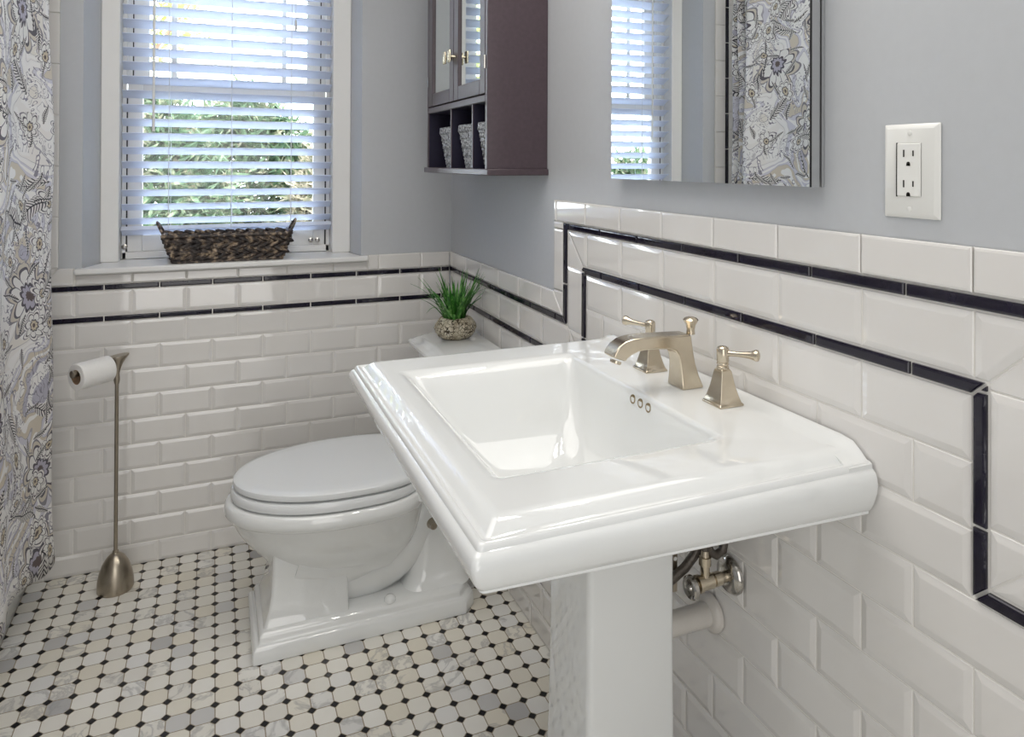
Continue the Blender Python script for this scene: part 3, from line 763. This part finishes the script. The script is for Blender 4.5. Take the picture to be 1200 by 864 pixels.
# column and stepped plinth
def pl(x0, x1, hw, z, ch=.035): return [(x0, YC - hw, z), (x1 - ch, YC - hw, z), (x1, YC - hw + ch, z), (x1, YC + hw - ch, z), (x1 - ch, YC + hw, z), (x0, YC + hw, z)]
HWP = .137
f2 = B()
f2.loft([pl(-.712, -.118, HWP, 0), pl(-.713, -.117, HWP + .001, .012), pl(-.712, -.118, HWP, .034), pl(-.706, -.122, HWP - .005, .040), pl(-.697, -.13, HWP - .013, .044), pl(-.696, -.131, HWP - .014, .060), pl(-.690, -.135, HWP - .020, .066), pl(-.683, -.14, HWP - .027, .070)])
f2.build('plinth', M['china'], tl, bevel=(.004, 3))
f3 = B()
f3.loft([rrect(-.686 + o, YC - .110 + o * .8, -.470, YC + .110 - o * .8, .008, z, 3) for o, z in ((0, .066), (.006, .082), (.014, .105), (.020, .14), (.023, .19), (.024, .24), (.022, .27))])
# trapway ridges
def bez(p, n=14):
    out = []
    for i in range(n + 1):
        t = i / n; out.append(tuple(sum(c * q[k] for c, q in zip(((1 - t) ** 3, 3 * t * (1 - t) ** 2, 3 * t * t * (1 - t), t ** 3), p)) for k in range(3)))
    return out
f3.tube(bez([(-.60, YC, .205), (-.47, YC, .165), (-.385, YC, .17), (-.318, YC, .335)]), [.098] * 15, 32)
f3.tube(bez([(-.50, YC, .13), (-.36, YC, .10), (-.28, YC, .16), (-.215, YC, .33)]), [.080] * 15, 28)
f3.loft([rrect(-.285 - o, YC - .075 - o, -.125 + o * .2, YC + .075 + o, .045, z, 6) for o, z in ((.03, .066), (.018, .078), (.008, .10), (.002, .14), (0, .25), (.006, .33), (.03, .378))])
f3.loft([rrect(-.30, YC - .16, -.02, YC + .16, .03, z, 4) for z in (.345, .382)])
f3.build('trapway', M['china'], tl, smooth=40)
f.build('bowl', M['china'], tl, smooth=40)
f = B(); f.lathe([(.016, 0), (.0155, .006), (.011, .012), (.004, .0145), (0, .015)], (-.36, YC - .105, .069), n=20); f.build('bolt_cap', M['china'], tl, smooth=50)
f = B()
f.loft([egg(a, -.262, w, z) for a, w, z in ((-.73, .155, .3712), (-.759, .1845, .3714), (-.7625, .188, .3745), (-.764, .189, .383), (-.763, .188, .392), (-.760, .1855, .3965), (-.755, .181, .3975), (-.73, .155, .398))]); f.build('seat', M['seat'], tl, smooth=40)
f = B()
f.loft([egg(a, -.255, w, z) for a, w, z in ((-.73, .155, .4014), (-.754, .182, .4016), (-.7575, .1858, .4045), (-.7585, .187, .410), (-.757, .186, .418), (-.751, .181, .4225), (-.738, .170, .4245), (-.70, .145, .4255), (-.62, .09, .426))])
lid = f.build('lid', M['seat'], tl, smooth=40)
for s_ in (-1, 1):
    f = B(); f.lathe([(.012, -.02), (.012, .02)], (-.245, YC + s_ * .07, .402), (0, 1, 0), 14)
    f.build('hinge', M['seat'], lid, smooth=40)
f = B()
def oct(x0, x1, hw, z, c): return [(x0 + c, YC - hw, z), (x1, YC - hw, z), (x1, YC + hw, z), (x0 + c, YC + hw, z), (x0, YC + hw - c, z), (x0, YC - hw + c, z)]
f.loft([oct(-.195, -.02, .185, .383, .03), oct(-.20, -.02, .195, .42, .03), oct(-.205, -.02, .20, .60, .03), oct(-.208, -.02, .203, .662, .03)])
f.build('tank', M['china'], tl, bevel=(.006, 3))
f = B()
f.loft([oct(-.214, -.016, .206, .662, .032), oct(-.216, -.016, .209, .668, .032), oct(-.232, -.014, .224, .680, .034), oct(-.236, -.014, .228, .690, .034), oct(-.234, -.014, .226, .697, .034), oct(-.222, -.018, .214, .7005, .032), oct(-.219, -.018, .211, .7045, .032), oct(-.205, -.022, .198, .708, .03), oct(-.203, -.022, .196, .7095, .03)])
f.build('tank_lid', M['china'], tl, bevel=(.002, 2))
f = B(); f.lathe([(.012, 0), (.012, .008), (.006, .010), (.006, .018)], (-.205, YC + .15, .62), (-1, 0, 0), 14); f.box(-.226, YC + .08, .613, -.220, YC + .155, .627); f.build('flush_lever', M['nickel'], tl, bevel=(.001, 2))
f = B(); f.lathe([(.020, 0), (.020, .004), (.012, .012), (.010, .03)], (-.236, YC - .070, .243), (0, -1, 0), 18); f.build('trap_cap', M['steel'], tl, smooth=40)

# ------------------------------------------------------------------ potted grass on the tank lid
PX, PY, PZ = -.105, -.372, .7097
pp = thing('potted_grass', (PX, PY, PZ), 'artificial grass plant in a crackled stone pot on the toilet tank', 'plant')
f = B(); rings = []
N = 40
for hz, rad in ((0, .040), (.004, .046), (.014, .054), (.028, .0575), (.042, .055), (.054, .049), (.062, .043), (.064, .036), (.056, .033), (.050, .032)):
    r = []
    for k in range(N):
        a = 2 * pi * k / N
        q = 1 + .05 * sin(3 * a + 1) + .03 * sin(7 * a + hz * 60) + .025 * sin(11 * a - hz * 90)
        sx = 1.12; sy = .96
        r.append((PX + rad * q * cos(a) * sx, PY + rad * q * sin(a) * sy, PZ + hz))
    rings.append(r)
f.loft(rings); f.build('stone_pot', M['pot'], pp, smooth=60)
f = B(); f.lathe([(.037, 0), (.03, .003), (0, .004)], (PX, PY, PZ + .048), n=20); f.build('soil', M['soil'], pp, smooth=40)
f = B(); rnd = random.Random(5)
for i in range(92):
    a = rnd.uniform(0, 2 * pi); r0 = .027 * sqrt(rnd.random()); lean = rnd.uniform(.1, 1.6) * (.5 + r0 / .03 * .6); L = rnd.uniform(.10, .18)
    base = Vector((PX + r0 * cos(a), PY + r0 * sin(a), PZ + .049)); a2 = a + rnd.uniform(-.7, .7); hd = Vector((cos(a2), sin(a2), 0)); sd = Vector((-sin(a2), cos(a2), 0))
    w0 = rnd.uniform(.0030, .0056); droop = rnd.uniform(.0, .9) * lean; n = 7; rows = []
    p = Vector(base); ang = .04 + lean * .46
    for k in range(n + 1):
        t = k / n; w = w0 * (1 - t ** 2.2) * (0.65 + .35 * min(1, t * 4)) + .0002
        up = Vector((0, 0, 1)) * sin(ang) - hd * cos(ang) if False else Vector((-hd.x * cos(ang), -hd.y * cos(ang), sin(ang)))
        rows.append((p - sd * w, p + up * -.0008, p + sd * w))
        p = p + (hd * sin(ang) + Vector((0, 0, 1)) * cos(ang)) * (L / n); ang += droop * 1.5 / n * (0.5 + t)
        if p.x > -.012: p.x = -.012
        if p.y > -.02: p.y = -.02
    vs = [q for row in rows for q in row]; fs = []
    for k in range(n):
        for j in range(2): fs.append((k * 3 + j, k * 3 + j + 1, k * 3 + j + 4, k * 3 + j + 3))
    f.add(vs, fs)
f.build('grass_blades', M['grass_blade'], pp, smooth=180)

# ------------------------------------------------------------------ toilet paper stand + roll
TX, TY = -1.069, -.124
ts = thing('toilet_paper_stand', (TX, TY, 0), 'brushed metal toilet paper stand with domed base by the tiled wall', 'stand')
f = B(); f.lathe([(.047, 0), (.0485, .003), (.0490, .010), (.0478, .028), (.0435, .052), (.036, .074), (.026, .091), (.016, .101), (.009, .105), (.008, .108)], (TX, TY, 0), n=36); f.build('base', M['steel'], ts, smooth=40)
f = B(); f.lathe([(.0082, .107), (.0082, .112), (.0054, .1135), (.0052, .60), (.0075, .606), (.0085, .614), (.0080, .622)], (TX, TY, 0), n=18); f.build('pole', M['steel'], ts, smooth=40)
dirv = Vector((-.74, -.67, 0)).normalized(); rv = Vector((.9, .436, 0)).normalized()
f = B(); rings = []
for z, o, rx, ry in ((.618, 0, .0078, .0078), (.632, 0, .0072, .0072), (.646, .001, .0095, .0085), (.660, .002, .0140, .0115), (.672, .003, .0205, .0160), (.682, .004, .0285, .020), (.685, .004, .028, .0195)):
    c = Vector((TX, TY, 0)) + Vector((1, .2, 0)).normalized() * o; tiltz = 0
    rings.append([c + Vector((1, .2, 0)).normalized() * rx * cos(2 * pi * k / 20) + Vector((-.2, 1, 0)).normalized() * ry * sin(2 * pi * k / 20) + Vector((0, 0, z + rx * .12 * cos(2 * pi * k / 20))) for k in range(20)])
f.loft(rings); f.build('flared_top', M['steel'], ts, smooth=50)
C0 = Vector((TX, TY, .664)); 
f = B(); f.lathe([(.0085, .004), (.0085, .128), (.0098, .129), (.0110, .132), (.0104, .136), (.006, .1375), (0, .138)], C0, dirv, 20); f.build('roll_arm', M['steel'], ts, smooth=40)
tp = thing('toilet_paper_roll', tuple(C0 + dirv * .07 + Vector((0, 0, -.011))), 'white toilet paper roll on the metal stand', 'toilet paper')
cr = C0 + Vector((0, 0, -.0105))
f = B(); f.lathe([(.0205, .027), (.036, .027), (.0375, .0285), (.0375, .1225), (.036, .124), (.0205, .124), (.0205, .027)], cr, dirv, 40, 0, False, False); f.build('paper', M['paper'], tp, smooth=40)
f = B(); f.lathe([(.0190, .0275), (.0204, .0275), (.0204, .1235), (.0190, .1235), (.0190, .0275)], cr, dirv, 28, 0, False, False); f.build('cardboard_core', M['card'], tp, smooth=40)

# ------------------------------------------------------------------ bathtub and shower curtain
bt = thing('bathtub', (-1.68, -.8, 0), 'white bathtub with flat apron behind the floral shower curtain', 'bathtub')
f = B()
def tubr(o, z, r=.02): return rrect(-2.045 + o * .2, -1.56 + o, -1.312 - o, -.012 - o, r, z, 5)
f.loft([tubr(0, 0), tubr(0, .06), tubr(.004, .07), tubr(.004, .36), tubr(-.003, .375), tubr(-.003, .40), tubr(.004, .408), tubr(.07, .408, .08), tubr(.085, .40, .09), tubr(.12, .12, .12), tubr(.18, .09, .1)])
f.build('tub_shell', M['china'], bt, smooth=40)
# curtain path in plan (x, y)
ctrl = [(-1.296, -.100), (-1.266, -.096), (-1.256, -.104), (-1.268, -.116), (-1.284, -.122), (-1.262, -.132), (-1.250, -.140), (-1.264, -.152), (-1.280, -.160), (-1.258, -.172), (-1.246, -.180), (-1.262, -.192), (-1.272, -.198), (-1.250, -.203), (-1.228, -.206), (-1.223, -.222), (-1.236, -.26), (-1.256, -.31), (-1.272, -.38), (-1.276, -.45), (-1.268, -.52), (-1.285, -.58), (-1.296, -.62), (-1.280, -.66), (-1.265, -.72), (-1.28, -.79), (-1.297, -.83), (-1.28, -.88), (-1.266, -.95), (-1.28, -1.02), (-1.297, -1.06), (-1.28, -1.12), (-1.266, -1.2), (-1.28, -1.28), (-1.297, -1.33), (-1.28, -1.4), (-1.27, -1.5)]
def catmull(pts, m=7):
    out = []
    for i in range(len(pts) - 1):
        p0, p1, p2, p3 = pts[max(i - 1, 0)], pts[i], pts[i + 1], pts[min(i + 2, len(pts) - 1)]
        for k in range(m):
            t = k / m
            out.append(tuple(.5 * (2 * p1[q] + (p2[q] - p0[q]) * t + (2 * p0[q] - 5 * p1[q] + 4 * p2[q] - p3[q]) * t * t + (3 * p1[q] - p0[q] - 3 * p2[q] + p3[q]) * t ** 3) for q in (0, 1)))
    out.append(pts[-1]); return out
path = catmull(ctrl); NP = len(path); NZ = 46; zt, zbm = 1.975, .152
arcl = [0.]
for i in range(1, NP): arcl.append(arcl[-1] + sqrt((path[i][0] - path[i - 1][0]) ** 2 + (path[i][1] - path[i - 1][1]) ** 2))
vs = []; uvs = []; fs = []
mx = -1.275
for j in range(NZ + 1):
    z = zbm + (zt - zbm) * j / NZ; q = 1 - j / NZ
    for i, (x, y) in enumerate(path):
        amp = .80 + .30 * q
        xx = mx + (x - mx) * amp + .012 * q * q + .006 * sin(z * 4 + i * .15) * (1 - q * .3) + .004 * sin(z * 9 + y * 20)
        zz = z + (.012 * sin(i * .21) if j == 0 else 0) + .012 * q * min(1, max(0, (-y - .2) / .25))
        vs.append((max(xx, -1.300) if z < .45 else xx, y, zz)); uvs.append((arcl[i], z))
for j in range(NZ):
    for i in range(NP - 1):
        a = j * NP + i; fs.append((a, a + 1, a + NP + 1, a + NP))
sc = thing('shower_curtain', (-1.27, -.7, zt), 'floral grey and beige shower curtain hanging at the left', 'curtain')
cbm = B(); cbm.add(vs, fs)
co = cbm.build('curtain_cloth', M['curtain'], sc, smooth=180)
ul = co.data.uv_layers.new(name='UVMap')
for lp in co.data.loops: ul.data[lp.index].uv = uvs[lp.vertex_index]
so = co.modifiers.new('Solid', 'SOLIDIFY'); so.thickness = .0012
f = B(); f.lathe([(.0125, 0), (.0125, 1.65)], (-1.29, -.012, 2.01), (0, -1, 0), 18); f.lathe([(.03, 0), (.03, .008), (.014, .02)], (-1.29, -.0095, 2.01), (0, -1, 0), 18)
rd = f.build('curtain_rod', M['chrome'], None, smooth=40); tag(rd, 'chrome shower rod above the floral curtain', 'rod')
for k in range(10):
    yy = -.06 - k * .155
    f = B(); f.tube([(-1.29 + .019 * cos(2 * pi * q / 14), yy, 2.008 + .024 * sin(2 * pi * q / 14) - .012) for q in range(15)], .0018, 6, 0, False); f.build('curtain_ring', M['chrome'], sc, smooth=60)

# ------------------------------------------------------------------ garden outside
GZ = -.55
struct(B().box(-14, .6, GZ - .1, 12, 22, GZ).build('ground', M['lawn']))
def leaf_cloud(b, n, samp, size, m=0, long=1., rnd=random):
    for i in range(n):
        c = Vector(samp()); a = rnd.uniform(0, 2 * pi); e = rnd.uniform(-.9, 1.1)
        d = Vector((cos(a) * cos(e), sin(a) * cos(e), sin(e))); s = d.cross(Vector((rnd.uniform(-1, 1), rnd.uniform(-1, 1), rnd.uniform(-1, 1)))).normalized()
        L = size * rnd.uniform(.6, 1.3) * long; w = size * rnd.uniform(.25, .45) / sqrt(long); nrm = d.cross(s) * L * .12
        b.add([c, c + d * L * .45 + s * w + nrm, c + d * L, c + d * L * .45 - s * w + nrm], [(0, 1, 2, 3)], m)
rg = random.Random(3)
def shrub(name, cx, cy, rx, ry, h, n, size, long, mat, label, cat, grp):
    t = thing(name, (cx, cy, GZ), label, cat, grp)
    b = B()
    def samp():
        while True:
            x, y, z = rg.uniform(-1, 1), rg.uniform(-1, 1), rg.uniform(-1, 1)
            if .35 < x * x + y * y + z * z < 1: break
        return (cx + x * rx * (1 + .15 * sin(5 * z)), cy + y * ry, GZ + h * .5 + z * h * .5)
    leaf_cloud(b, n, samp, size, 0, long, rg); b.build('foliage', mat, t)
    b = B()
    for k in range(6):
        a = k * 1.05; b.tube([(cx + .05 * cos(a), cy + .05 * sin(a), GZ), (cx + rx * .3 * cos(a), cy + ry * .3 * sin(a), GZ + h * .35), (cx + rx * .55 * cos(a), cy + ry * .55 * sin(a), GZ + h * .75)], [.03, .02, .008], 6)
    b.build('stem', M['bark'], t, smooth=60)
    return t
G = 'shrubs outside the window'
shrub('garden_shrub', -1.24, 3.62, .50, .30, 2.42, 8500, .070, 2.4, M['hedge'], 'green leafy shrub outside behind the left part of the blind', 'shrub', G)
shrub('garden_shrub', .27, 3.62, .48, .30, 2.15, 8500, .070, 2.7, M['plume'], 'pale dry leaved shrub outside behind the right part of the blind', 'shrub', G)
shrub('garden_shrub', -.52, 4.85, .66, .34, 2.55, 8500, .085, 2.2, M['hedge'], 'tall dark green shrub outside behind the gap between the two front shrubs', 'shrub', G)
shrub('garden_shrub', -3.15, 3.7, .48, .30, 1.9, 2600, .10, 2.2, M['hedge'], 'green shrub outside beyond the left edge of the window, seen in the mirror', 'shrub', G)
shrub('garden_shrub', -.50, 2.35, 1.2, .16, 1.0, 3600, .09, 3.2, M['plume'], 'low straw coloured grass outside just above the sill', 'shrub', G)
def tree(cx, cy, h, r, n, label):
    t = thing('garden_tree', (cx, cy, GZ), label, 'tree')
    b = B(); b.tube([(cx, cy, GZ), (cx + .05, cy, GZ + h * .35), (cx - .05, cy + .05, GZ + h * .7)], [.13, .10, .05], 10)
    for k in range(7):
        a = k * .9; b.tube([(cx, cy, GZ + h * .4), (cx + r * .4 * cos(a), cy + r * .4 * sin(a), GZ + h * .62), (cx + r * .75 * cos(a), cy + r * .75 * sin(a), GZ + h * .8)], [.05, .03, .01], 6)
    b.build('trunk', M['bark'], t, smooth=60)
    b = B(); cl = [(rg.uniform(-1, 1) * r * .7, rg.uniform(-1, 1) * r * .7, rg.uniform(-.5, .5) * h * .55, rg.uniform(.3, .5) * r) for _ in range(16)]
    def samp():
        c = rg.choice(cl)
        while True:
            x, y, z = rg.uniform(-1, 1), rg.uniform(-1, 1), rg.uniform(-1, 1)
            if x * x + y * y + z * z < 1: break
        return (cx + c[0] + x * c[3], cy + c[1] + y * c[3], GZ + h * .68 + c[2] + z * c[3])
    leaf_cloud(b, n, samp, .13, 0, 1.5, rg); b.build('crown', M['sunleaf'], t)
tree(-2.35, 8.5, 5.2, 1.75, 6000, 'sunlit yellow green tree outside beyond the left upper blind')

# ------------------------------------------------------------------ light
w = bpy.data.worlds.new('sky'); S.world = w; w.use_nodes = True
bg = w.node_tree.nodes['Background']; bg.inputs[0].default_value = (.90, .945, 1.0, 1); bg.inputs[1].default_value = 12.0
def area(name, loc, rot, sx, sy, e, col=(1, 1, 1)):
    l = bpy.data.lights.new(name, 'AREA'); l.shape = 'RECTANGLE'; l.size = sx; l.size_y = sy; l.energy = e; l.color = col
    o = bpy.data.objects.new(name, l); COL.objects.link(o); o.location = loc; o.rotation_euler = rot; return o
area('ceiling_fill', (-.85, -1.45, 2.38), (0, 0, 0), 1.1, 1.6, 13.0, (1, .965, .92))  # added soft fill under the ceiling, no fixture behind it
area('vanity_lamp', (-.14, -1.47, 2.16), (0, radians(-35), 0), .1, .6, 4.0, (1, .95, .88))
area('rear_fill', (-.9, -3.22, 1.25), (radians(90), 0, 0), 1.0, 2.1, 13, (1, .98, .95))  # unseen fill added behind the camera; the wall there has no opening
su = bpy.data.lights.new('sun', 'SUN'); su.energy = 4.0; su.angle = .01; su.color = (1, .93, .78)
so_ = bpy.data.objects.new('sun', su); COL.objects.link(so_); so_.rotation_euler = (radians(42), 0, radians(20))

# ------------------------------------------------------------------ camera (two-point perspective with shift)
cam = bpy.data.cameras.new('camera'); co_ = bpy.data.objects.new('camera', cam); COL.objects.link(co_); S.camera = co_
F_, YAW, ROLL, PITCH, CY = 840.05, .3934, .0046, -.0049, 186.39
fw = Vector((sin(YAW), cos(YAW), 0)); rt = Vector((cos(YAW), -sin(YAW), 0)); up = Vector((0, 0, 1))
Fv = fw * cos(PITCH) - up * sin(PITCH); u_ = up * cos(PITCH) + fw * sin(PITCH)
Rv = rt * cos(ROLL) + u_ * sin(ROLL); Uv = u_ * cos(ROLL) - rt * sin(ROLL)
m = Matrix((Rv, Uv, -Fv)).transposed().to_4x4(); m.translation = Vector((-.8074, -2.523, 1.2593)); co_.matrix_world = m
cam.sensor_fit = 'HORIZONTAL'; cam.sensor_width = 36; cam.lens = F_ / 1200 * 36; cam.shift_x = 0; cam.shift_y = -(432 - CY) / 1200
cam.clip_start = .02; cam.clip_end = 100
S.view_settings.view_transform = 'Standard'; S.view_settings.look = 'None'; S.view_settings.gamma = 1; S.view_settings.use_curve_mapping = False
S.view_settings.exposure = 0.0
for o in list(bpy.data.objects):
    if '_o' in o: del o['_o']
